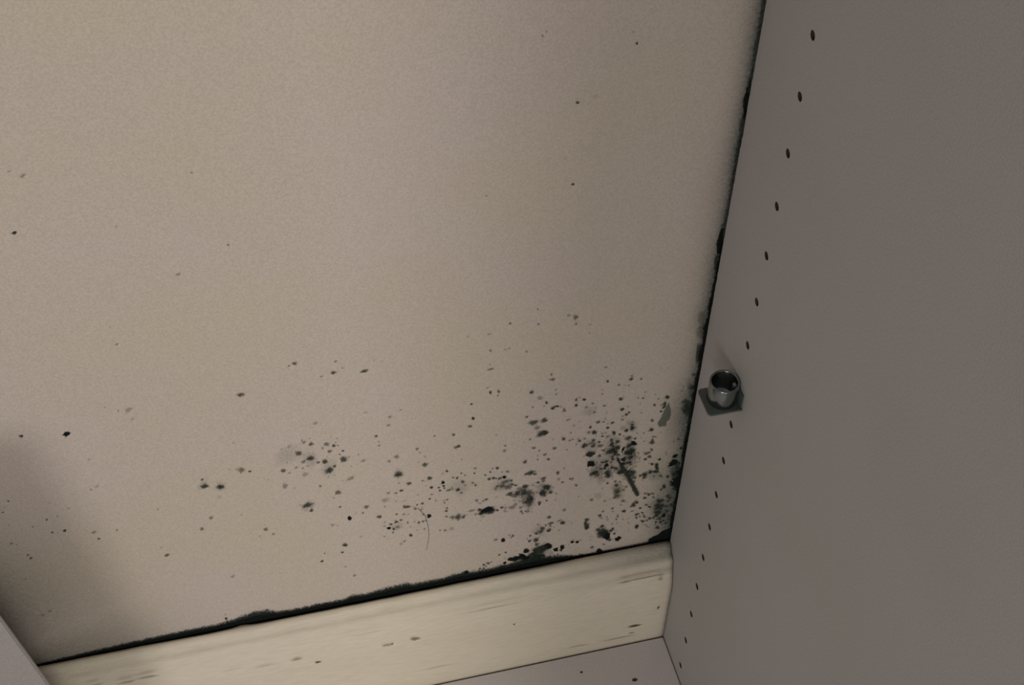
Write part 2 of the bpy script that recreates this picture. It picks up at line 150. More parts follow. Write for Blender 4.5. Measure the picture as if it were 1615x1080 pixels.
SPOTS = [[-22973,32096,66,10,6,-67,60],[-22676,32166,133,19,12,-134,60],[-20555,31834,86,12,10,-87,40],[-20740,30965,174,25,14,-133,70],[-19135,30688,234,33,15,-120,70],[-25608,30500,239,34,8,-142,65],[-17317,27049,71,10,10,-75,30],[-17919,26570,122,17,17,-130,35],[-18019,25898,123,17,17,-131,35],[-18736,25127,103,14,13,-111,65],[-18621,24627,52,7,7,-56,50],[-18616,24256,72,10,9,-79,70],[-19256,27337,120,17,15,-127,15],[-21987,27160,130,18,12,-138,25],[-23551,25586,121,17,10,-130,20],[-23971,25492,101,14,8,-109,15],[-22716,25710,141,19,13,-152,40],[-22355,25442,152,21,14,-164,60],[-23077,24852,162,22,21,-265,65],[-22492,24229,215,29,20,-235,80],[-22907,24012,123,17,11,-134,40],[-22647,23595,62,8,6,-68,40],[-21721,23715,185,25,18,-203,80],[-22055,23762,103,14,10,-113,60],[-21400,24535,133,18,14,-145,60],[-21511,25201,163,22,16,-176,50],[-21738,24934,81,11,8,-88,50],[-21141,24962,122,17,13,-133,70],[-20892,24925,61,8,7,-66,50],[-20654,24370,72,10,8,-78,85],[-20850,24106,62,8,7,-67,70],[-20671,23578,228,31,25,-250,75],[-20343,23738,62,8,7,-68,50],[-21494,22858,239,32,24,-264,85],[-21199,23133,114,15,12,-126,60],[-26283,24297,212,29,11,-232,50],[-25848,24032,91,12,5,-100,80],[-24043,23581,174,24,13,-191,60],[-23724,23280,103,14,8,-113,25],[-22872,22888,207,28,18,-229,25],[-20385,21758,242,147,44,-166,35],[-28411,23438,222,30,7,-246,75],[-28440,24078,100,14,3,-110,60],[-27552,23141,193,26,8,-214,90],[-24066,22168,166,22,19,-277,35],[-22123,21541,105,14,10,-117,50],[-21177,20681,212,28,22,-239,60],[-22995,20014,286,38,19,-244,70],[-22792,19420,149,20,13,-170,70],[-21137,19249,86,11,9,-98,60],[-20649,17995,141,18,16,-163,95],[-20272,18345,54,7,6,-62,30],[-19603,18786,162,21,20,-186,55],[-19852,18268,76,10,9,-87,60],[-18910,17573,164,21,21,-190,65],[-21675,17626,130,17,13,-151,30],[-21087,15385,155,20,16,-183,90],[-28406,20471,145,19,5,-165,40],[-29043,19635,136,18,3,-155,50],[-26724,20262,84,11,4,-95,20],[-25528,18439,160,21,10,-184,50],[-25139,17841,97,13,6,-112,40],[-19576,23155,125,17,15,-137,35],[-15454,24234,73,10,12,-79,55],[-26453,26726,79,11,4,-84,25],[-27731,22274,164,22,6,-183,12],[-16463,23337,116,16,17,-126,45],[-16323,22954,72,10,11,-80,35],[-16032,22513,107,-112,-22,-63,30],[-17664,22964,166,22,23,-183,40],[-18099,22675,123,16,17,-135,40],[-16071,21743,191,25,30,-212,65],[-17625,21293,234,31,33,-262,85],[-14768,20772,104,14,17,-116,70],[-15038,20643,104,14,17,-116,20],[-15808,20416,163,21,26,-183,75],[-16231,20308,59,8,9,-67,80],[-17020,20249,155,20,23,-175,65],[-17510,19749,126,17,18,-143,80],[-17822,19556,89,12,12,-101,70],[-18274,19733,104,14,14,-117,40],[-15010,19740,90,12,22,-152,100],[-14975,19415,83,11,21,-140,90],[-15197,19028,83,11,14,-94,85],[-15709,19463,120,16,19,-136,90],[-15270,19341,90,12,15,-102,70],[-13923,20310,82,11,14,-92,70],[-13714,20061,67,9,12,-76,60],[-14411,20046,67,9,12,-76,80],[-14172,19925,105,14,18,-118,70],[-13124,20084,68,9,12,-76,80],[-13832,19446,98,13,26,-166,60],[-13691,19076,68,9,12,-77,50],[-13222,19161,91,12,17,-103,60],[-13064,18885,106,14,20,-121,50],[-14938,19177,68,9,11,-77,70],[-14668,18904,166,22,14,-94,60],[-14122,18763,166,22,29,-189,75],[-13927,18384,106,14,19,-121,55],[-14434,18960,68,9,12,-77,60],[-15845,18387,83,11,13,-95,75],[-15721,18808,90,12,14,-103,40],[-15475,18105,76,10,12,-87,40],[-14794,17983,99,13,17,-113,60],[-14991,17941,61,8,10,-70,50],[-14938,17744,69,9,11,-79,50],[-14802,17141,92,12,15,-106,60],[-14844,16866,107,14,18,-124,75],[-16531,19007,75,10,11,-85,30],[-18491,19106,223,29,29,-255,25],[-17850,18779,75,10,10,-85,35],[-17313,18676,67,9,10,-77,30],[-18516,18476,75,10,10,-86,50],[-17216,18030,264,34,19,-152,70],[-17383,18185,68,9,10,-78,70],[-16593,18054,76,10,11,-87,70],[-16281,18059,91,12,14,-104,70],[-16719,17680,98,13,22,-170,50],[-16266,16949,76,10,12,-88,60],[-15892,16711,86,112,62,-127,95],[-17841,17501,91,12,12,-105,60],[-17416,17366,99,13,14,-114,35],[-17176,17303,61,8,9,-70,30],[-18787,17554,60,8,8,-70,60],[-17907,16722,129,17,18,-150,75],[-17621,16828,107,14,15,-124,60],[-17224,16463,69,9,15,-120,55],[-18241,16592,107,14,14,-124,70],[-18365,16233,114,15,15,-134,95],[-18081,16048,84,11,17,-148,80],[-18140,15719,61,8,12,-108,60],[-17823,16191,122,16,17,-143,40],[-18619,16555,76,10,10,-89,40],[-16791,16417,61,8,9,-71,35],[-16543,16218,107,14,16,-125,60],[-16281,16266,92,12,14,-107,60],[-16106,16303,69,9,11,-80,60],[-16218,15470,54,7,12,-95,60],[-16656,15505,62,8,9,-72,35],[-17064,15972,77,10,11,-90,25],[-18678,15492,61,8,8,-72,50],[-17065,15085,101,13,18,-148,90],[-17480,14567,93,12,13,-110,40],[-17701,14394,109,14,15,-129,30],[-15265,14999,62,8,10,-73,60],[-14945,14894,101,13,17,-119,50],[-14541,14926,172,22,29,-202,20],[-11746,20159,128,17,25,-144,70],[-12172,19912,75,10,15,-85,90],[-12467,19713,75,10,14,-85,70],[-12242,19269,114,15,22,-128,85],[-11983,19267,114,15,22,-129,90],[-11808,19176,76,10,15,-86,80],[-11572,19143,152,20,18,-103,90],[-11295,19136,122,16,25,-138,95],[-11207,18678,306,39,31,-174,50],[-10874,18679,81,52,51,-148,70],[-11124,19638,121,16,25,-137,50],[-11448,19697,83,11,17,-94,40],[-13072,20515,105,14,19,-117,40],[-12035,20208,75,10,15,-84,40],[-11717,18386,107,14,21,-122,55],[-11437,18301,199,26,40,-227,50],[-11076,18127,230,30,47,-263,50],[-10818,18331,107,14,22,-122,75],[-10557,18123,85,11,18,-96,70],[-11832,18165,123,16,24,-140,35],[-9986,19047,99,13,21,-112,85],[-9709,19091,268,35,40,-206,80],[-9423,18879,100,13,22,-113,90],[-10006,17866,193,25,41,-221,80],[-10939,17374,216,28,45,-249,75],[-10456,17317,232,30,49,-267,75],[-10052,17271,272,35,58,-312,75],[-9725,17131,257,33,56,-295,55],[-10304,17634,232,30,49,-266,45],[-10612,17143,233,30,49,-268,50],[-9696,16268,313,40,103,-546,60],[-9582,16497,172,22,38,-199,60],[-9939,16211,157,20,34,-181,60],[-9174,17974,108,14,24,-123,85],[-8881,18296,154,20,35,-175,70],[-8871,18037,139,18,31,-159,60],[-8642,17386,249,32,57,-286,85],[-8863,16827,313,40,71,-360,90],[-8552,17163,140,18,32,-161,70],[-8348,16774,133,17,31,-153,90],[-9012,15856,66,187,96,-116,75],[-9039,15691,71,9,16,-82,70],[-8575,15973,79,10,18,-91,70],[-7993,16507,71,9,17,-81,40],[-8029,15883,63,8,15,-73,40],[-7973,18662,93,12,22,-105,70],[-8006,18506,108,14,25,-123,60],[-7897,17910,101,13,24,-115,35],[-7636,17547,117,15,28,-134,55],[-7200,17752,94,12,23,-107,50],[-7609,18922,69,9,16,-78,40],[-9593,21434,127,17,28,-141,55],[-9244,21090,83,11,18,-92,50],[-9290,20637,60,8,13,-67,40],[-8879,20592,136,18,31,-152,50],[-8620,20071,114,15,26,-128,65],[-9307,20247,76,10,17,-85,45],[-10063,20258,136,18,29,-152,70],[-8300,21038,136,18,31,-151,55],[-7533,20695,76,10,18,-84,45],[-11340,22152,74,10,15,-82,30],[-11345,21635,104,14,21,-115,25],[-13897,21614,66,9,12,-74,35],[-14068,22874,146,20,26,-160,50],[-14258,22774,117,16,20,-128,30],[-12977,17354,138,18,26,-159,40],[-12378,17259,116,15,22,-133,60],[-12577,17164,77,10,15,-89,50],[-12775,17030,123,16,23,-142,25],[-12366,16177,467,59,42,-254,95],[-12121,15900,351,44,34,-204,85],[-12686,15919,171,22,32,-199,80],[-12770,16331,155,20,29,-180,85],[-13292,16429,271,34,19,-118,40],[-11677,15933,101,13,20,-118,75],[-11396,16110,109,14,22,-127,70],[-11169,16065,70,9,14,-82,50],[-11185,15671,141,18,29,-164,30],[-10745,15999,235,30,37,-205,40],[-10548,16203,125,16,26,-145,40],[-10158,15346,110,14,23,-129,60],[-10069,15116,71,9,15,-83,60],[-10210,15764,141,18,30,-164,40],[-9744,15215,158,20,34,-185,40],[-13049,15994,78,10,14,-90,50],[-14850,16300,100,13,17,-117,55],[-14493,16120,170,22,29,-198,50],[-14133,16005,186,24,32,-217,65],[-13813,15903,132,17,23,-154,65],[-14092,16258,93,12,16,-108,55],[-13732,16011,78,10,14,-90,60],[-14134,15739,78,10,14,-91,40],[-12643,15557,70,9,13,-82,40],[-7362,14599,144,18,35,-169,40],[-8340,14159,136,17,31,-160,75],[-7403,13266,162,20,39,-191,85],[-7645,13565,186,86,26,-87,50],[-8185,13462,241,30,28,-143,60],[-8515,13347,97,12,22,-114,60],[-8215,13194,89,11,21,-105,60],[-8713,13077,161,20,37,-192,70],[-8828,12793,178,22,40,-212,65],[-8303,12721,178,22,41,-212,80],[-9117,12678,113,14,25,-135,75],[-9490,12547,89,11,19,-106,70],[-9531,11996,122,15,27,-146,80],[-9090,11935,179,22,40,-215,80],[-10630,12921,120,15,25,-143,60],[-11273,12656,136,17,28,-163,95],[-11725,12833,120,15,24,-143,45],[-9030,11445,163,20,37,-197,70],[-8930,11054,164,20,37,-198,50],[-8330,10969,345,42,70,-368,95],[-8582,10865,287,35,66,-348,80],[-8787,10645,370,45,84,-449,85],[-9092,10819,180,22,40,-218,80],[-9734,10963,221,27,36,-200,95],[-11052,11218,89,11,18,-108,80],[-11471,11086,106,13,21,-128,65],[-10152,10742,74,9,16,-89,80],[-10694,10345,213,26,33,-194,95],[-10396,10316,205,25,43,-250,95],[-9973,10421,213,26,46,-259,95],[-9664,10068,181,22,59,-332,95],[-9330,10320,197,24,44,-240,90],[-9165,10482,164,20,37,-200,80],[-9018,9951,231,28,52,-282,60],[-8590,9997,206,25,47,-252,50],[-9481,9713,330,40,73,-405,50],[-11096,10073,115,14,23,-140,95],[-12220,10428,114,14,22,-139,50],[-12472,10296,106,13,20,-129,75],[-12344,10105,82,10,16,-100,60],[-12723,9943,131,16,25,-160,50],[-12469,9928,114,14,22,-140,50],[-12135,10326,98,12,19,-119,40],[-11293,9671,90,11,18,-111,85],[-10635,9621,165,20,34,-202,85],[-10334,9562,206,25,44,-253,70],[-9904,9519,330,40,71,-406,70],[-7593,9835,75,9,18,-91,70],[-7707,10428,165,20,39,-200,100],[-7371,10243,99,12,36,-181,85],[-7300,10553,140,17,51,-255,95],[-13609,9882,163,20,29,-200,95],[-13820,9808,163,20,29,-200,60],[-6731,16961,63,-166,-89,-58,50],[-7058,17683,140,18,34,-160,40],[-6538,15754,79,10,20,-92,30],[-6054,19797,215,28,54,-241,80],[-507,18060,143,18,44,-161,95],[-207,18711,111,14,34,-124,80],[-520,17420,223,28,68,-254,95],[-667,17230,160,20,49,-182,95],[-246,17210,200,25,62,-227,90],[-236,16752,176,22,55,-202,90],[-5567,17945,195,25,50,-222,70],[-5766,17876,172,22,44,-196,60],[-5878,17717,125,16,32,-143,50],[-5465,17658,157,20,41,-179,55],[-5293,18121,125,16,33,-142,40],[-4814,17721,157,20,42,-179,75],[-4743,17312,189,24,50,-216,85],[-5210,16931,316,40,83,-362,15],[-4009,17417,221,28,60,-252,50],[-4728,16550,103,13,27,-118,70],[-4117,16167,159,20,43,-184,70],[-4232,16571,111,14,30,-128,60],[-3934,16481,95,12,26,-110,50],[-4023,15514,224,28,61,-260,60],[-4028,15046,225,28,61,-262,50],[-3605,15519,128,16,35,-149,40],[-3461,15808,112,14,31,-129,50],[-3234,17056,238,30,67,-272,50],[-2985,16589,143,18,41,-165,60],[-2992,16196,112,14,32,-129,60],[-3124,17218,158,20,45,-181,60],[-1480,17985,79,10,35,-134,75],[-1918,17638,103,13,30,-117,65],[-1612,17483,111,14,49,-190,80],[-1578,17149,119,15,53,-204,90],[-1628,16812,200,25,59,-228,90],[-1986,16879,175,22,51,-201,85],[-2373,16733,199,25,58,-228,85],[-2618,16675,112,14,32,-128,70],[-2347,16463,176,22,51,-202,70],[-2269,16963,80,10,23,-91,50],[-1706,16337,72,9,32,-124,50],[-1280,16275,120,15,36,-138,60],[-794,16063,129,16,39,-148,85],[-952,15152,122,15,37,-141,85],[-889,14958,114,14,34,-132,90],[-1091,14844,114,14,34,-132,80],[-1661,14586,81,10,24,-95,60],[-1867,14514,130,16,38,-152,75],[-2097,14246,122,15,36,-143,85],[-2114,14699,105,13,31,-123,50],[-1532,14139,98,12,29,-114,60],[-1566,14490,65,8,19,-76,60],[-2619,13903,147,18,42,-172,80],[-2816,13717,196,24,56,-230,80],[-2973,13560,82,10,23,-96,70],[-1693,13158,115,14,34,-136,85],[-1935,13441,115,14,34,-135,60],[-3553,14384,146,18,40,-170,60],[-3647,13977,97,12,27,-114,30],[-4761,14733,97,12,26,-113,50],[-4432,14834,80,10,22,-94,30],[-5669,15150,144,18,37,-168,45],[-5030,16154,79,10,21,-92,30],[-5271,15429,280,35,73,-325,12],[-4183,13775,114,14,31,-134,50],[-4158,13450,81,10,22,-96,40],[-3399,13238,139,17,39,-164,85],[-2844,13063,115,14,33,-136,40],[-2300,13210,98,12,28,-116,85],[-2121,12667,99,12,29,-117,70],[-2501,12578,124,15,35,-147,80],[-2377,12636,82,10,24,-98,80],[-2468,12217,83,10,36,-147,70],[-2259,12290,83,10,24,-98,70],[-1944,12162,99,12,29,-118,80],[-2011,12422,74,9,22,-88,60],[-4810,13656,97,12,26,-115,60],[-4995,13273,146,18,39,-173,75],[-4933,13003,73,9,19,-87,40],[-4502,12935,74,9,20,-87,40],[-4437,12635,82,10,22,-97,40],[-3763,12769,98,12,27,-117,60],[-3828,12511,82,10,23,-98,60],[-3387,12370,82,10,23,-98,30],[-4797,12890,82,10,22,-97,40],[-3750,12064,74,9,20,-88,40],[-2972,11842,74,9,21,-89,40],[-3549,11716,58,7,16,-69,30],[-1568,11859,133,16,39,-158,80],[-1305,11846,116,14,35,-139,70],[-1726,11697,100,12,29,-119,60],[-1984,11666,133,16,39,-159,85],[-2129,11826,75,9,22,-89,70],[-2342,11298,150,18,43,-180,85],[-2370,11121,133,16,38,-160,80],[-1812,11227,75,9,22,-90,40],[-1091,13591,205,25,62,-241,85],[-876,13593,164,20,50,-193,70],[-1174,13134,206,25,62,-243,90],[-899,12978,206,25,62,-244,80],[-1227,12803,132,16,40,-156,80],[-914,12705,165,20,50,-196,70],[-1091,12313,232,28,70,-276,90],[-1147,12007,150,18,45,-178,80],[-922,12357,133,16,40,-157,70],[-438,12303,125,15,38,-148,80],[-609,11864,150,18,46,-179,95],[-847,11628,133,16,40,-159,80],[-1065,11627,83,10,25,-99,70],[-1077,11304,100,12,30,-120,80],[-760,11202,117,14,36,-140,90],[-553,11321,100,12,31,-120,80],[-386,10982,117,14,36,-141,80],[-1097,11067,84,10,25,-100,60],[-924,10653,185,22,56,-222,80],[-572,13979,147,18,45,-173,85],[-416,13725,115,14,35,-135,80],[-467,13397,115,14,35,-135,70],[-197,12897,132,16,41,-156,85],[-541,12866,116,14,35,-137,60],[-516,15448,113,14,35,-131,80],[-479,15102,114,14,35,-132,80],[-252,11793,100,12,31,-119,50],[-205,11352,84,10,26,-100,50],[-292,16111,242,30,75,-278,90],[-68,16374,161,20,50,-185,100],[-143,15536,259,32,80,-300,95],[-6,15827,162,20,50,-186,100],[-193,15216,244,30,75,-282,100],[15,14885,179,22,56,-208,100],[-168,14603,180,22,56,-209,80],[41,15413,162,20,51,-188,100],[73,12813,166,20,52,-196,80],[62,12117,125,15,39,-148,50],[-6684,10926,107,13,26,-129,100],[-6325,10807,107,13,27,-130,100],[-6109,10952,91,43,18,-58,50],[-5848,13087,179,22,46,-212,80],[-5896,12782,130,16,33,-155,80],[-5816,12448,212,26,68,-317,90],[-5772,12152,147,18,38,-176,80],[-4753,12034,140,17,37,-167,85],[-5016,11737,148,18,39,-177,70],[-4596,11272,414,50,111,-498,80],[-4713,11096,331,40,88,-399,60],[-4342,10759,249,30,101,-452,95],[-4125,11333,149,18,40,-179,85],[-4008,11509,116,14,32,-139,85],[-3851,10929,108,13,30,-130,85],[-4136,10329,117,14,32,-141,90],[-3536,10248,184,22,51,-223,100],[-5280,9879,134,16,35,-162,65],[-4500,9941,84,10,22,-101,60],[-4742,9288,168,20,56,-257,100],[-6093,9374,75,9,19,-92,70],[-8790,27778,78,11,18,-81,50],[-8702,27309,143,20,32,-150,50],[-8483,26399,92,12,21,-97,30],[-8437,26002,79,11,18,-84,40],[-8973,25407,79,11,27,-127,85],[-8588,24786,133,18,30,-142,85],[-8502,24888,93,13,21,-99,75],[-8316,24889,106,14,25,-114,90],[-7888,24387,120,16,28,-129,55],[-8118,24815,80,11,19,-85,30],[-7221,25165,120,16,29,-128,55],[-7022,25318,66,9,16,-71,50],[-6756,25051,113,15,28,-121,85],[-7193,24669,120,16,29,-129,85],[-6558,24341,121,16,30,-130,40],[-6224,24597,67,9,17,-72,40],[-6061,23732,88,12,22,-95,50],[-5983,24133,61,8,15,-65,30],[-5479,24187,88,12,23,-94,60],[-5304,23526,61,8,16,-66,40],[-5438,26291,99,13,26,-105,80],[-5635,27563,92,13,24,-95,35],[-5705,25668,67,9,17,-70,30],[-4742,25824,93,13,25,-99,50],[-4145,25617,80,11,22,-85,35],[-4024,26400,80,11,22,-84,50],[-4037,26150,133,18,36,-140,75],[-3429,25992,100,14,28,-106,55],[-5677,25270,67,9,17,-71,50],[-4495,24499,135,18,36,-144,75],[-4347,23564,136,18,37,-147,90],[-3906,23156,75,10,21,-81,80],[-4064,22996,137,18,37,-148,75],[-4268,22599,137,18,37,-149,30],[-3452,24315,75,10,21,-80,40],[-3146,24233,88,12,25,-95,65],[-2427,24388,68,9,20,-73,35],[-1909,26564,60,8,18,-63,30],[-2341,26674,60,8,17,-63,20],[-3146,22917,89,12,25,-97,30],[-4003,23704,109,14,30,-117,20],[-2378,23393,89,12,39,-144,70],[-1647,23897,123,16,50,-180,90],[-1749,23362,110,15,49,-178,85],[-1748,23148,103,14,46,-167,80],[-1798,23001,83,11,36,-134,70],[-1894,22673,90,12,26,-97,90],[-7596,23484,216,29,26,-117,30],[-8941,23812,94,13,21,-101,50],[-7210,22874,122,16,30,-133,25],[-5784,22780,130,17,33,-141,75],[-5422,22702,96,13,25,-104,50],[-4853,22458,123,16,33,-135,75],[-6201,22410,116,15,29,-127,80],[-5124,22055,110,14,29,-120,85],[-5922,21863,179,23,49,-210,90],[-6265,21960,137,18,34,-151,40],[-5452,21622,83,11,21,-91,50],[-5382,21349,97,13,25,-107,70],[-5063,21237,97,13,25,-107,40],[-4698,21487,159,21,42,-175,90],[-4323,21227,90,12,24,-99,80],[-3923,21490,146,19,40,-160,85],[-3598,21926,125,16,34,-136,60],[-3569,21589,180,24,50,-198,85],[-4163,21754,207,27,56,-228,20],[-3623,22205,83,11,23,-90,40],[-3228,21030,56,7,16,-62,50],[-2779,20926,77,10,22,-85,50],[-2368,21967,104,14,45,-171,60],[-2319,21096,154,20,44,-170,85],[-2154,20393,84,11,25,-94,70],[-2003,20350,85,11,25,-94,40],[-2199,19865,170,22,49,-189,75],[-2183,20087,85,11,37,-141,60],[-2689,20118,70,9,20,-78,40],[-8893,22665,122,16,27,-133,80],[-7789,21766,137,18,32,-151,70],[-7420,21518,96,13,23,-106,40],[-8437,21917,82,11,19,-90,20],[-6484,21451,83,11,21,-91,50],[-6784,21304,124,16,30,-137,65],[-6963,21057,69,9,17,-76,50],[-5924,21149,138,18,35,-153,70],[-5579,20850,104,14,27,-115,70],[-4800,20830,125,16,33,-139,75],[-4392,20546,140,18,38,-155,70],[-3749,20721,279,36,46,-186,65],[-3293,20536,112,15,31,-124,70],[-1298,20822,63,8,19,-70,30],[-492,19697,92,12,28,-103,60],[-752,19544,71,9,22,-79,40],[-1727,20686,63,8,19,-70,20],[-210,18726,129,17,40,-145,80],[-6443,20797,208,27,39,-173,70],[-6544,20681,125,16,31,-138,80],[-5886,20581,139,18,35,-154,60],[-5977,20853,243,32,31,-134,40],[-5481,20488,139,18,36,-155,60],[-5994,20556,97,13,25,-108,60],[-4741,20343,154,20,41,-171,80],[-4719,20527,98,13,26,-108,60],[-3681,19927,141,18,39,-157,85],[-3347,20057,197,25,55,-219,95],[-3469,20025,127,16,35,-141,85],[-4419,19958,196,25,53,-219,70],[-4309,19960,98,13,26,-110,70],[-5299,19986,77,10,20,-86,60],[-4803,19707,246,32,49,-206,85],[-4628,19826,98,13,26,-110,80],[-4422,19540,127,16,34,-142,70],[-4479,19329,127,16,34,-142,60],[-4286,19215,99,13,27,-111,70],[-3667,19321,198,25,55,-222,85],[-3342,19422,141,18,39,-158,85],[-3510,19219,198,25,55,-222,70],[-2977,19065,64,8,27,-108,60],[-2399,18863,271,35,39,-152,65],[-2127,19128,100,13,43,-167,60],[-2189,18468,143,18,41,-161,80],[-2456,18279,129,16,37,-146,75],[-1511,17991,108,14,32,-122,85],[-6058,19866,252,33,64,-281,85],[-5970,19648,98,13,25,-110,80],[-6197,19770,112,14,28,-125,60],[-5449,19519,140,18,36,-157,60],[-3469,18748,178,23,49,-200,80],[-3365,18833,114,15,32,-128,80],[-4612,19139,113,15,30,-127,60],[-4556,18893,141,18,38,-159,70],[-3797,18671,142,18,39,-160,70],[-5957,18878,240,31,61,-270,95],[-6022,18747,141,18,36,-159,70],[-5591,18908,63,8,16,-71,40],[-5213,18774,99,13,26,-112,75],[-4955,18779,156,20,41,-175,75],[-4647,18631,99,13,26,-112,60],[-3615,18270,285,36,47,-194,70],[-3375,18083,114,15,32,-130,50],[-4569,18086,142,18,38,-162,75],[-4282,17943,107,14,29,-121,85],[-4853,18403,128,16,34,-144,40],[-1984,17674,101,13,29,-114,70],[-3007,17741,72,9,20,-81,50],[-5054,18113,128,16,34,-145,40],[-1669,17546,101,13,30,-115,80],[-1643,17280,116,15,51,-198,90],[-3917,19848,70,9,19,-78,30],[-11264,32476,77,11,16,-77,60],[-9704,32065,78,11,17,-78,45],[-12366,31939,181,26,17,-91,25],[-12309,30605,92,13,18,-93,40],[-11260,30522,79,11,16,-80,35],[-11464,30474,105,15,21,-107,20],[-10288,30023,93,13,20,-95,40],[-12262,29077,199,28,19,-103,45],[-12308,29492,66,9,13,-68,30],[-12265,27163,94,13,27,-149,90],[-11787,27099,108,15,32,-171,55],[-11838,26776,81,11,16,-86,50],[-9894,26536,150,21,32,-159,75],[-13324,26432,81,11,15,-86,85],[-13235,25162,123,17,28,-165,90],[-13389,24484,124,17,23,-134,60],[-14346,24022,124,17,21,-135,60],[-14252,22875,125,17,22,-138,35],[-14035,22904,112,15,20,-122,45],[-11322,22150,99,13,20,-109,30],[-11343,21742,128,17,26,-141,25],[-11868,23302,84,11,16,-91,25],[-10083,24428,111,15,24,-120,60],[-9700,23836,280,38,46,-228,70],[-9073,23863,197,26,44,-213,70],[-9417,23289,197,26,44,-215,40],[-9026,22683,312,41,70,-342,85],[-9315,22538,199,26,44,-218,50],[-9400,25915,193,26,43,-205,30],[-8806,27719,81,11,18,-85,30],[-9787,33221,51,7,11,-51,70],[-13540,32033,64,9,12,-64,30],[-7639,32110,183,26,44,-183,50],[-8061,32343,104,15,24,-104,30],[-6792,30648,67,9,16,-67,30],[-36722,30208,117,17,-6,-123,80],[-34596,29771,168,24,-5,-177,95],[-31281,30815,218,31,1,-226,25],[-33894,27460,91,13,-2,-98,20],[-34251,24959,52,7,-1,-57,50],[-33905,25138,124,17,-3,-136,20],[-38464,25226,61,9,-4,-67,80],[-38942,24374,62,9,-5,-68,70],[-38800,24778,41,6,-3,-45,50],[-36931,23058,63,9,-3,-70,70],[-36356,23188,52,7,-3,-59,50],[-36890,21849,74,10,-4,-84,70],[-36226,21803,96,13,-5,-108,85],[-34786,21163,150,20,-5,-171,35],[-34635,20499,86,12,-3,-99,70],[-33545,20988,76,10,-2,-86,40],[-37749,22672,63,9,-4,-71,50],[-39127,21523,74,10,-6,-84,50],[-38537,20208,75,10,-5,-86,60],[-38444,19884,86,11,-6,-99,70],[-31267,17754,168,22,0,-147,60],[-31460,18582,89,12,0,-103,20],[-31137,22186,86,12,0,-97,25],[-32387,31336,59,9,0,-61,25],[-36517,24423,41,6,-2,-46,40],[-35165,21458,64,9,-2,-73,20],[-36613,21740,42,6,-2,-48,40],[-38872,21381,53,7,-4,-60,40],[-38899,23173,42,6,-3,-47,40],[-35645,23697,94,13,-4,-105,20],[-39112,18021,54,7,-4,-64,50],[-38516,14462,101,13,-7,-122,35],[-39988,17515,55,7,-5,-64,30],[-38968,14196,135,17,-10,-164,25],[-34093,43781,116,18,-3,-105,95],[-33567,47274,80,13,-2,-70,25],[-33060,46916,145,23,-2,-126,30],[-26076,45772,84,13,5,-74,35],[-29768,43262,76,12,1,-69,25],[-25009,41106,71,11,5,-65,50],[-27530,39727,107,16,4,-100,35],[-31036,35719,83,12,0,-81,50],[-33310,37735,45,7,-1,-43,25],[-31138,36985,45,7,0,-44,30],[-35037,42129,34,5,-1,-31,30],[-36095,36882,36,5,-2,-35,30],[-5802,49510,61,10,23,-75,95],[-6014,50170,52,8,20,-63,30],[-8396,46621,80,12,28,-102,80],[-8349,41627,84,13,19,-76,90],[-12644,41746,55,8,10,-50,50],[-10214,50610,59,9,19,-72,45],[-10056,50820,42,7,13,-51,45],[-8907,51335,42,7,9,-34,30],[-8858,43375,82,13,19,-73,20],[-11568,49561,42,7,8,-35,15],[-7556,46824,124,19,30,-106,12],[-22568,14141,112,14,10,-134,70],[-21270,14672,102,13,11,-122,75],[-21173,13105,76,9,8,-91,35],[-20704,11960,115,14,13,-139,40],[-27910,14386,146,19,5,-175,25],[-28820,10041,85,10,4,-159,90],[-28794,10499,57,7,2,-70,40],[-26308,10051,114,14,6,-142,60],[-27176,9847,190,23,8,-237,60],[-26779,9917,114,14,6,-142,30],[-213,25550,146,20,45,-154,60],[-194,24427,185,25,57,-197,60],[-145,22694,338,44,157,-551,75],[-251,22256,301,39,140,-493,60],[-485,23249,224,30,69,-242,60],[52,23680,186,25,58,-200,60],[81,21457,228,30,71,-250,50],[118,17329,157,20,49,-178,60],[-17,35839,147,-63,0,-1014,95],[-63,34595,112,-49,-1,-699,80],[-177,27447,159,-77,-2,-1064,70],[63,45224,134,-44,24,-763,98],[78,45976,100,-32,18,-562,90],[-219,29301,273,-129,-2,-719,35],[-389,30368,270,-126,-3,-705,25]]
HAIR = [[-0.16563, 0.17695], [-0.1615, 0.16846], [-0.16003, 0.1587], [-0.15941, 0.14907], [-0.15986, 0.14239], [-0.16145, 0.13155]]
STREAK = [[-0.04344, 0.19049], [-0.03936, 0.1804], [-0.03424, 0.16852], [-0.02987, 0.15664], [-0.02625, 0.14721]]
SCAR = [[-0.015, 0.23402], [-0.01241, 0.22473], [-0.01259, 0.21826], [-0.01455, 0.21606], [-0.01428, 0.21213], [-0.01895, 0.21255], [-0.02008, 0.21649], [-0.01834, 0.22093], [-0.01717, 0.22711]]
CORNER = [[-0.01446, 0.09222], [-0.01429, 0.0951], [-0.01138, 0.09707], [-0.00795, 0.09813], [-0.00523, 0.1019], [-0.00261, 0.10221], [0.00119, 0.10387], [0.0031, 0.09452], [0.00462, 0.08069]]
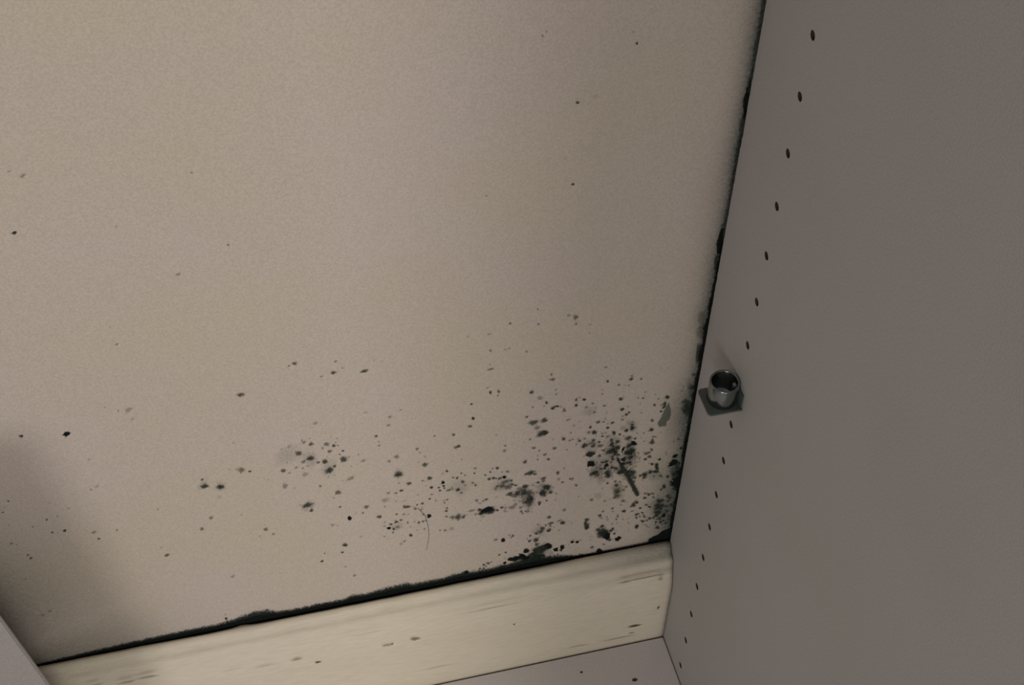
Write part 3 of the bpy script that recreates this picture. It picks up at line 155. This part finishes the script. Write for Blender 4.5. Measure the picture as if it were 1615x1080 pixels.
STRIP = [[-0.41071, 0.09019], [-0.40233, 0.09087], [-0.38575, 0.09293], [-0.36847, 0.0943], [-0.34921, 0.09568], [-0.32995, 0.09636], [-0.31056, 0.09706], [-0.29512, 0.09635], [-0.28511, 0.09846], [-0.279, 0.10056], [-0.27088, 0.10336], [-0.26311, 0.10267], [-0.25689, 0.09775], [-0.24393, 0.09633], [-0.22792, 0.09704], [-0.21392, 0.09632], [-0.21049, 0.09988], [-0.19972, 0.09774], [-0.18745, 0.1006], [-0.17524, 0.10132], [-0.1692, 0.09846], [-0.15073, 0.09846], [-0.14247, 0.10062], [-0.1259, 0.09846], [-0.10925, 0.09991], [-0.10089, 0.10064], [-0.09252, 0.10137], [-0.08407, 0.10065], [-0.07552, 0.09846], [-0.06469, 0.09479], [-0.05819, 0.09331], [-0.04088, 0.09181], [-0.02349, 0.09104], [0.00186, 0.091]]
SCUFFS = [[-2269,2192,520,-6,39,-201,50],[-2422,1350,299,-4,22,-116,30],[-780,3966,75,292,104,-131,40],[-993,7510,201,0,53,-248,30],[-10843,5603,84,0,14,-107,50],[-17387,6325,408,-2,21,-262,30],[-18908,6291,108,0,9,-139,40],[-19253,6269,459,-2,14,-222,20],[-12444,8184,2605,-2,10,-81,25],[-2212,8061,1853,-2,23,-114,35],[-3509,8019,566,-1,25,-131,30],[-6109,1114,886,-13,19,-116,15],[-3383,1029,1345,-19,19,-105,20],[-15985,2255,1412,-17,8,-93,12],[-20394,8190,1193,-1,5,-91,15],[-23742,5948,266,-1,4,-130,50],[-24997,6786,394,-1,3,-154,30],[-26998,6806,783,-3,0,-102,15],[-33970,8336,752,0,-10,-184,30],[-35263,8225,749,-1,-12,-184,25],[-37096,8596,617,0,-16,-202,20],[-28940,7197,774,-2,-1,-76,12]]
# ------------------------------------------------------------------ wall, with its mould
WY = .003
X0, X1, Z0, Z1 = -1.3, .05, -.12, 2.2
def axis(lo, hi, a, b, fine, coarse):
    out = []; v = lo
    while v < hi - 1e-9:
        out.append(v); v += fine if a <= v < b else coarse
    out.append(hi); return np.array(out)
xs = axis(X0, X1, -.45, .01, .003, .05); zs = axis(Z0, Z1, 0, .6, .003, .06)
gx, gz = np.meshgrid(xs, zs)
def gauss(x, z, rx, rz, a, ang=0):
    c, s = math.cos(ang), math.sin(ang); dx, dz = gx - x, gz - z
    u, v = (dx * c + dz * s) / rx, (-dx * s + dz * c) / rz
    return a * np.exp(-(u * u + v * v))
haze = np.zeros_like(gx)
for x, z, rx, rz, a in MOULD_SHADE: haze = np.maximum(haze, gauss(x, z, rx, rz, a))
# thin band of mould grime and painted-in shade along the side panel, denser low down
wob = np.array([[1 + .5 * noise.noise((x * 60, 0, z * 14)) for x in xs] for z in zs])
band = (np.exp(-np.clip(-gx, 0, 1) / .0045) * .75 + np.exp(-np.clip(-gx, 0, 1) / .016) * .22) * wob
haze = np.clip(haze + band * BAND, 0, .93)
# in the slot behind the skirting board the plaster is blackened
haze = np.where(gz < .092, .97, haze)
nz, nx = gx.shape
vs = np.stack([gx.ravel(), np.full(gx.size, WY), gz.ravel()], 1)
fs = [(j * nx + i, j * nx + i + 1, (j + 1) * nx + i + 1, (j + 1) * nx + i) for j in range(nz - 1) for i in range(nx - 1)]
me = mesh('wall_back', vs, fs)
me.attributes.new('haze', 'FLOAT', 'POINT').data.foreach_set('value', haze.ravel().astype(np.float32))
wall = put('wall_back', me, wall_m); tag(wall, 'pale beige plaster wall speckled with dark mould behind the wardrobe', kind='structure')

rnd = random.Random(4)
def blob(vs, fs, fade, dense, row, y, lift, grow=1.3):
    """one ragged, slightly domed mould colony"""
    x, z, ax, az, bx, bz, d = [v * 1e-5 for v in row[:6]] + [row[6] / 100]
    n = 10; b = len(vs); ph = [rnd.uniform(.62, 1.35) for _ in range(n)]
    vs.append((x, y - lift - .00025, z)); fade.append(1.0)
    for ring, rr, f, h in ((0, .5, .62, .6), (1, 1.0, 0., 0.)):
        for k in range(n):
            t = 2 * math.pi * k / n; q = rr * grow * (ph[k] if ring else (ph[k] + 1) / 2)
            c, s = math.cos(t) * q, math.sin(t) * q
            vs.append((x + ax * c + bx * s, y - lift - .00025 * h, z + az * c + bz * s)); fade.append(f)
    for k in range(n):
        k2 = (k + 1) % n
        fs.append((b, b + 1 + k, b + 1 + k2))
        fs.append((b + 1 + k, b + 1 + n + k, b + 1 + n + k2, b + 1 + k2))
    dense.extend([d] * (2 * n + 1))
def blobs(name, rows, m, parent, y, lifts, grow=1.3):
    vs, fs, fa, de = [], [], [], []
    for r, l in zip(rows, lifts): blob(vs, fs, fa, de, r, y, l, grow)
    me = mesh(name, vs, fs, True)
    me.attributes.new('fade', 'FLOAT', 'POINT').data.foreach_set('value', fa)
    me.attributes.new('dense', 'FLOAT', 'POINT').data.foreach_set('value', de)
    return put(name, me, m, parent)
size = lambda r: math.hypot(r[2], r[3]) * math.hypot(r[4], r[5]) * r[6]
SPOTS.sort(key=size, reverse=True)
for i, r in enumerate(SPOTS[:290]):
    blobs('mould_spot', [r], black_m if r[6] >= 93 else mould_m, wall, WY, [.00012 + .000012 * (i % 25)], GROW)
# speckle too small to tell apart: the remaining dots and a fine dusting among the colonies
dust = list(SPOTS[290:])
for r in [rnd.choice(SPOTS[:290]) for _ in range(330)]:
    if r[1] > 35000: continue
    s = rnd.uniform(25, 65)
    dust.append([r[0] + rnd.gauss(0, 650), max(9300, r[1] + rnd.gauss(0, 550)), s * 1.4, s * .3, 0, s, rnd.randint(25, 75)])
dust = [d for d in dust if d[0] < -40]
o = blobs('mould_speckle', dust, mould_m, wall, WY, [.00008 + .0000007 * i for i in range(len(dust))], GROW); tag(o, kind='stuff')

o = blobs('mould_smudge', SMUDGES, smudge_m, wall, WY, [.00003 + .0000008 * i for i in range(len(SMUDGES))], 1.25); tag(o, 'faint grey-green mould haze between the spots', kind='stuff')

def ribbon(name, low, high, fl, fh, m, parent, y, d=1., bulge=.0004):
    """a fading strip between two polylines on the wall"""
    n = len(low); vs, fa = [], []
    for k in range(n):
        for t, f, h in ((0, fl, 0), (.5, 1, 1), (1, fh, 0)):
            vs.append((low[k][0] * (1 - t) + high[k][0] * t, y - .0001 - bulge * h, low[k][1] * (1 - t) + high[k][1] * t)); fa.append(f)
    fs = [(3 * k + j, 3 * k + 3 + j, 3 * k + 4 + j, 3 * k + 1 + j) for k in range(n - 1) for j in (0, 1)]
    me = mesh(name, vs, fs, True)
    me.attributes.new('fade', 'FLOAT', 'POINT').data.foreach_set('value', fa)
    me.attributes.new('dense', 'FLOAT', 'POINT').data.foreach_set('value', [d] * len(fa))
    return put(name, me, m, parent)
def interp(P, n):
    out = []
    for k in range(n):
        t = k / (n - 1) * (len(P) - 1); i = min(int(t), len(P) - 2); f = t - i
        out.append((P[i][0] * (1 - f) + P[i + 1][0] * f, P[i][1] * (1 - f) + P[i + 1][1] * f))
    return out
# mould creeping up from the slot above the skirting board
top = sorted(tuple(p) for p in STRIP)
low, high = [], []
k = 0
for i in range(260):
    x = top[0][0] + (top[-1][0] - top[0][0]) * i / 259
    while k < len(top) - 2 and top[k + 1][0] < x: k += 1
    f = (x - top[k][0]) / (top[k + 1][0] - top[k][0]); zt = top[k][1] * (1 - f) + top[k + 1][1] * f
    k_ = min(1, max(.0, (-x - .03) / .06))
    zt += -.0016 * (1 - k_) + .0005 + .0009 * (noise.noise((x * 260, 0, 0))) + .0005 * noise.noise((x * 900, 3, 0))
    low.append((x, .088)); high.append((x, max(zt, .0908)))
o = ribbon('mould_strip', low, [(x, z + .0008 * min(1, max(0, (-x - .03) / .06))) for x, z in high], 1, 0, strip_m, wall, WY, .96)
tag(ribbon('slot_mould', low, [(x, .0905 + (z - .0905) * .55 + .0006) for x, z in high], 1, 0, black_m, wall, WY - .0005, .95), 'blackest mould right in the slot')
tag(o, 'ragged dark mould strip along the top of the skirting board')
# black line of mould in the joint between plaster and side panel
for za, zb_, wd, dn in ((.088, .36, .0024, .97), (.34, .60, .0018, .38)):
    lo, hi = [], []
    for i in range(120):
        z = za + (zb_ - za) * i / 119; q = wd * (.75 + .55 * noise.noise((z * 90, 7, 0)) + .35 * noise.noise((z * 400, 2, 0)))
        if z > .3 and za < .2: q *= max(.2, (.37 - z) / .07)
        lo.append((-q, z)); hi.append((.006, z))
    tag(ribbon('joint_mould', lo, hi, 0, 1, black_m, wall, WY - .0002, dn, .0002), 'dark mould line in the joint beside the side panel')
# diagonal streak
sp = interp(STREAK, 14); lo, hi = [], []
for i, (x, z) in enumerate(sp):
    wd = .0009 + .0016 * (i / 13) ** .8 * (1 if i < 12 else .8) + .0006 * noise.noise((i * .7, 0, 0))
    lo.append((x - wd, z - wd * .35)); hi.append((x + wd, z + wd * .35))
o = ribbon('mould_streak', lo, hi, 0, 0, mould_m, wall, WY - .0003, 1.0, .0009); tag(o, 'long dark green diagonal streak')
def patch(name, poly, m, d, y, label):
    cx = sum(p[0] for p in poly) / len(poly); cz = sum(p[1] for p in poly) / len(poly)
    P = interp(poly + [poly[0]], 49)[:-1]; n = len(P); vs = [(cx, y - .0006, cz)]; fa = [1.]
    for s, f in ((.5, .95), (.85, .7), (1.08, 0)):
        for k, (x, z) in enumerate(P):
            q = s * (1 + .06 * noise.noise((x * 900, z * 900, 0)))
            vs.append((cx + (x - cx) * q, y - .0006 * (1 - s) - .0001, cz + (z - cz) * q)); fa.append(f)
    fs = [(0, 1 + k, 1 + (k + 1) % n) for k in range(n)]
    for r in (0, 1):
        fs += [(1 + r * n + k, 1 + r * n + n + k, 1 + r * n + n + (k + 1) % n, 1 + r * n + (k + 1) % n) for k in range(n)]
    me = mesh(name, vs, fs, True)
    me.attributes.new('fade', 'FLOAT', 'POINT').data.foreach_set('value', fa)
    me.attributes.new('dense', 'FLOAT', 'POINT').data.foreach_set('value', [d] * len(fa))
    o = put(name, me, m, wall); tag(o, label); return o
patch('paint_scar', SCAR, scar_m, .75, WY - .0003, 'grey-green scraped patch of paint')
patch('mould_patch', CORNER, black_m, 1.0, WY - .0005, 'black mould clump in the bottom corner')

# ------------------------------------------------------------------ skirting board (lofted profile, uneven painted back edge)
def gap(x):
    g = .0006 + .0006 * noise.noise((x * 60, 5, 0)) * .5
    g += .0010 * math.exp(-((x + .22) / .12) ** 2)
    g -= .0012 * math.exp(-((x + .2795) / .005) ** 2)      # swollen lump of paint
    g += .0005 * math.exp(-((x + .305) / .01) ** 2)
    return g
def profile(x):
    b = .0015 - gap(x); r = .0002 * noise.noise((x * 90, 1, 0))
    return [(.0025, -.018), (.0025, .089), (b, .0905 + r), (b - .0006, .0928 + r), (-.0020, .0931 + r), (-.0040, .0926), (-.0052, .0912),
            (-.0056, .0892), (-.0064, .0878), (-.0080, .0872), (-.0096, .0862), (-.0108, .0842), (-.0112, .0812), (-.0120, .0775), (-.0134, .0730),
            (-.0150, .0675), (-.0158, .0620), (-.0160, .0560), (-.0160, .0400), (-.0160, .0200), (-.0160, .0022), (-.0156, .0012), (-.0150, -.018)]
vs, fs = [], []; NX = 420; xa, xb = -1.2, -.0006
for i in range(NX + 1):
    x = xa + (xb - xa) * i / NX; pr = profile(x); vs += [(x, y, z) for y, z in pr]
k = len(pr)
for i in range(NX):
    for j in range(k):
        a, b = i * k + j, i * k + (j + 1) % k; fs.append((a, a + k, b + k, b))
fs.append(tuple(range(k))); fs.append(tuple(NX * k + j for j in range(k))[::-1])
me = fixn(mesh('baseboard_back', vs, fs))
me.polygons.foreach_set('use_smooth', [len(p.vertices) == 4 for p in me.polygons])
hz = []
for i in range(NX + 1):
    x = xa + (xb - xa) * i / NX
    for y, z in profile(x):
        g = .55 * math.exp(-((x - .0) / .05) ** 2) * math.exp(-((z - .091) / .006) ** 2) + .12 * math.exp(-((z - .089) / .003) ** 2) * (.6 + .8 * noise.noise((x * 40, z * 200, 0)))
        g += .25 * math.exp(x / .004) + .30 * math.exp(-((z - .078) / .0025) ** 2) * math.exp(-((x - 0) / .06) ** 2)
        g += (.35 * math.exp(-((x + .43) / .05) ** 2) if x > -.43 else .35) * math.exp(-((z - .09) / .05) ** 2)  # left end: corner shade painted in with the mould tint
        if y > .0012: g = .95
        hz.append(max(0, min(.95, g)))
me.attributes.new('haze', 'FLOAT', 'POINT').data.foreach_set('value', hz)
skirt = put('baseboard_back', me, skirt_m); tag(skirt, 'cream painted skirting board with a rounded top along the mouldy wall', kind='structure')
SCUFFS = [r[:6] + [min(95, int(r[6] * 1.7))] for r in SCUFFS]
o = blobs('scuff_mark', SCUFFS, scuff_m, skirt, -.016, [.0001 + .00001 * i for i in range(len(SCUFFS))], 1.2)
tag(o, 'thin grey scuffs along the grain', kind='stuff')

# ------------------------------------------------------------------ wardrobe carcass
ward = bpy.data.objects.new('wardrobe', None); COL.objects.link(ward); ward.location = (-.45, -.28, -.018)
tag(ward, 'lavender-grey open wardrobe carcass with a drilled side panel at right, against the mouldy wall', 'wardrobe')
WL = Vector((-.45, -.28, -.018))
def part(name, me, m, parent=ward):
    if parent is ward:
        me.transform(Matrix.Translation(-WL))
    return put(name, me, m, parent)
HY, HZ0, HR, CELL = -.048218, .526564, .0023, .004
ks = range(-44, 17)
holes = [HZ0 - .032 * k for k in ks]; holes = sorted(h for h in holes if h > .008)
D, H = -.56, 2.0
vs, fs = [], []
def quad(y0, y1, z0, z1):
    b = len(vs); vs.extend([(0, y0, z0), (0, y1, z0), (0, y1, z1), (0, y0, z1)]); fs.append((b, b + 1, b + 2, b + 3))
quad(D + .0008, HY - CELL, -.018, H)
# back strip with a slightly chipped edge
NB = 700; b0 = len(vs)
for i in range(NB + 1):
    z = -.018 + (H + .018) * i / NB
    c = .00035 * noise.noise((z * 260, 0, 0)) + .0003 * noise.noise((z * 700, 9, 0))
    c -= .0011 * math.exp(-((z - .437) / .008) ** 2) * (.6 + .6 * noise.noise((z * 900, 0, 1)))
    vs += [(0, HY + CELL, z), (0, -.0006 + c, z), (.0006, .0002 + c, z), (.018, .0002 + c, z)]
for i in range(NB):
    for j in range(3):
        a = b0 + 4 * i + j; fs.append((a, a + 1, a + 5, a + 4))
prev = -.018
for h in holes:
    quad(HY - CELL, HY + CELL, prev, h - CELL); prev = h + CELL
    b = len(vs); n = 16
    for q in range(n):
        t = 2 * math.pi * q / n + math.pi / 4; c, s = math.cos(t), math.sin(t); e = CELL / max(abs(c), abs(s))
        vs.append((0, HY + c * e, h + s * e))
    for q in range(n):
        t = 2 * math.pi * q / n + math.pi / 4; vs.append((0, HY + HR * math.cos(t), h + HR * math.sin(t)))
    for q in range(n):
        fs.append((b + q, b + (q + 1) % n, b + n + (q + 1) % n, b + n + q))
quad(HY - CELL, HY + CELL, prev, H)
# front edge, outer face, top
b = len(vs); vs += [(0, D + .0008, -.018), (0, D + .0008, H), (.0008, D, -.018), (.0008, D, H), (.018, D, -.018), (.018, D, H), (.018, .0002, -.018), (.018, .0002, H), (0, -.0006, H)]
fs += [(b, b + 1, b + 3, b + 2), (b + 2, b + 3, b + 5, b + 4), (b + 4, b + 5, b + 7, b + 6), (b + 1, b + 8, b + 7, b + 5, b + 3)]
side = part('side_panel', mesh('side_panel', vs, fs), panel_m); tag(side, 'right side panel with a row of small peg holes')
# one lined peg hole, its mesh shared by all
vs, fs = [], []; n = 16
for xx, r in ((.0000, HR), (.0004, HR * .98), (.011, HR * .98)):
    for q in range(n):
        t = 2 * math.pi * q / n + math.pi / 4; vs.append((xx, r * math.cos(t), r * math.sin(t)))
for k in (0, 1):
    fs += [(k * n + q, k * n + (q + 1) % n, k * n + n + (q + 1) % n, k * n + n + q) for q in range(n)]
fs.append(tuple(range(2 * n, 3 * n)))
pm = mesh('peg_hole', vs, fs); pm.materials.append(hole_m)
for h in holes:
    if h > .62: continue
    o = bpy.data.objects.new('peg_hole', pm); COL.objects.link(o); o.parent = side; o.location = Vector((0, HY, h)) - WL

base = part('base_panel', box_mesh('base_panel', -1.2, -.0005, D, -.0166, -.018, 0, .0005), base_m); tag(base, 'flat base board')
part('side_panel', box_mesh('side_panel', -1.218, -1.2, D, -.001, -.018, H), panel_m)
# base specks
for x, y, r in ((-.0297, -.0441, .0016), (-.0633, -.0301, .0009)):
    bm = bmesh.new(); bmesh.ops.create_uvsphere(bm, u_segments=10, v_segments=6, radius=r)
    for v in bm.verts: v.co = Vector((x + v.co.x * 1.2, y + v.co.y * .8, .00015 + v.co.z * .12))
    me = bpy.data.meshes.new('speck'); bm.to_mesh(me); bm.free()
    me.transform(Matrix.Translation(-WL)); put('dirt_speck', me, hole_m, base)
# low divider left of the frame
part('divider_panel', box_mesh('divider_panel', -.645, -.627, D, -.0166, 0, DIVH, .0005), panel_m)
# ------------------------------------------------------------------ loose shelf board leaning sideways against the divider
TILT = math.radians(7.634); BW, BHT = .22, .30
dv = box_mesh('loose_board', -BW, 0, -.003, 0, 0, BHT, .0006)
zb = BW * math.sin(TILT)
# right edge passes through (x, z) = BOARD[1:] in the plane y = BOARD[0]
lx = BOARD[1] + (BOARD[2] - zb) * math.tan(TILT)
dv.transform(Matrix.Rotation(-TILT, 4, 'Y'))
o = put('loose_board', dv, board_m); o.location = (lx, BOARD[0], zb + .0003)
tag(o, 'pale lavender loose shelf board leaning sideways in the lower left corner', 'board')

# ------------------------------------------------------------------ metal bracket with an open round cup, plugged into a peg hole
BX, BY, BZ = -.0084, -.0475, .2938
R = .0082; HC = .0142
br = bpy.data.objects.new('shelf_bracket', None); COL.objects.link(br); br.location = (BX, BY, BZ)
tag(br, 'small dark shiny metal bracket with an open round cup on the drilled side panel', 'bracket')
bm = bmesh.new()
poly = []
x0, x1, y0, y1, rr = -.0190 - BX, -.0002 - BX, -.0572 - BY, -.0385 - BY, .0022
def corner(cx, cy, a0):
    for q in range(5):
        t = a0 + math.pi / 2 * q / 4; poly.append((cx + rr * math.cos(t), cy + rr * math.sin(t)))
poly.append((x1, y0)); poly.append((x1, y1)); corner(x0 + rr, y1 - rr, math.pi / 2); corner(x0 + rr, y0 + rr, math.pi)
f = bm.faces.new([bm.verts.new((x, y, -.0012)) for x, y in poly])
r_ = bmesh.ops.extrude_face_region(bm, geom=[f]); bmesh.ops.translate(bm, vec=(0, 0, .0012), verts=[v for v in r_['geom'] if isinstance(v, bmesh.types.BMVert)])
bmesh.ops.recalc_face_normals(bm, faces=bm.faces)
me = bpy.data.meshes.new('plate'); bm.to_mesh(me); bm.free(); put('plate', me, steel_m, br)
# cup: lathed wall with a rolled rim and a floor
prof = [(R - .0002, 0), (R, .0006), (R, HC - .0006), (R - .0003, HC), (R - .0009, HC + .0001), (R - .0013, HC - .0005), (R - .0014, .0016), (R - .0022, .0008), (.0001, .0007)]
vs, fs = [], []; n = 48
for r, z in prof:
    for q in range(n): t = 2 * math.pi * q / n; vs.append((r * math.cos(t), r * math.sin(t), z))
for k in range(len(prof) - 1):
    fs += [(k * n + q, k * n + (q + 1) % n, k * n + n + (q + 1) % n, k * n + n + q) for q in range(n)]
me = fixn(mesh('cup', vs, fs, True)); put('cup', me, metal_m, br)
# screw inside, driven sideways into the panel, and a back flange on the panel
def disc(name, cx, cy, cz, r, h, m, slot=True):
    bm = bmesh.new(); bmesh.ops.create_cone(bm, cap_ends=True, segments=20, radius1=r, radius2=r * .75, depth=h)
    bmesh.ops.rotate(bm, verts=bm.verts, matrix=Matrix.Rotation(-math.pi / 2, 3, 'Y')); bmesh.ops.translate(bm, verts=bm.verts, vec=(cx, cy, cz))
    me = bpy.data.meshes.new(name); bm.to_mesh(me); bm.free(); return put(name, me, m, br)
disc('screw', R - .0026, 0, .0085, .0024, .0016, metal_m)
put('flange', box_mesh('flange', R - .0006, -BX - .0001, -.0088, .0010, -.0012, .0095, .0003), steel_m, br)

# ------------------------------------------------------------------ hair stuck on the wall
P_ = interp(HAIR, 40); vs, fs = [], []; n = 5
for i, (x, z) in enumerate(P_):
    a = P_[max(i - 1, 0)]; b = P_[min(i + 1, 39)]; d = Vector((b[0] - a[0], 0, b[1] - a[1])).normalized(); s = d.cross(Vector((0, 1, 0)))
    r = .00016 * (1 - .5 * i / 39)
    for q in range(n):
        t = 2 * math.pi * q / n; c = Vector((x, WY - .00035, z)) + s * r * math.cos(t) + Vector((0, 1, 0)) * r * math.sin(t); vs.append(c)
for i in range(39): fs += [(i * n + q, i * n + (q + 1) % n, i * n + n + (q + 1) % n, i * n + n + q) for q in range(n)]
o = put('hair', fixn(mesh('hair', vs, fs, True)), hair_m)
tag(o, 'fine curved brown hair stuck to the mouldy wall above the skirting board', 'hair')

# room floor outside the frame
o = put('floor', box_mesh('floor', -2.5, 2.5, -3.2, WY, -.06, -.0185, 0), room_m); tag(o, 'dim room floor', kind='structure')
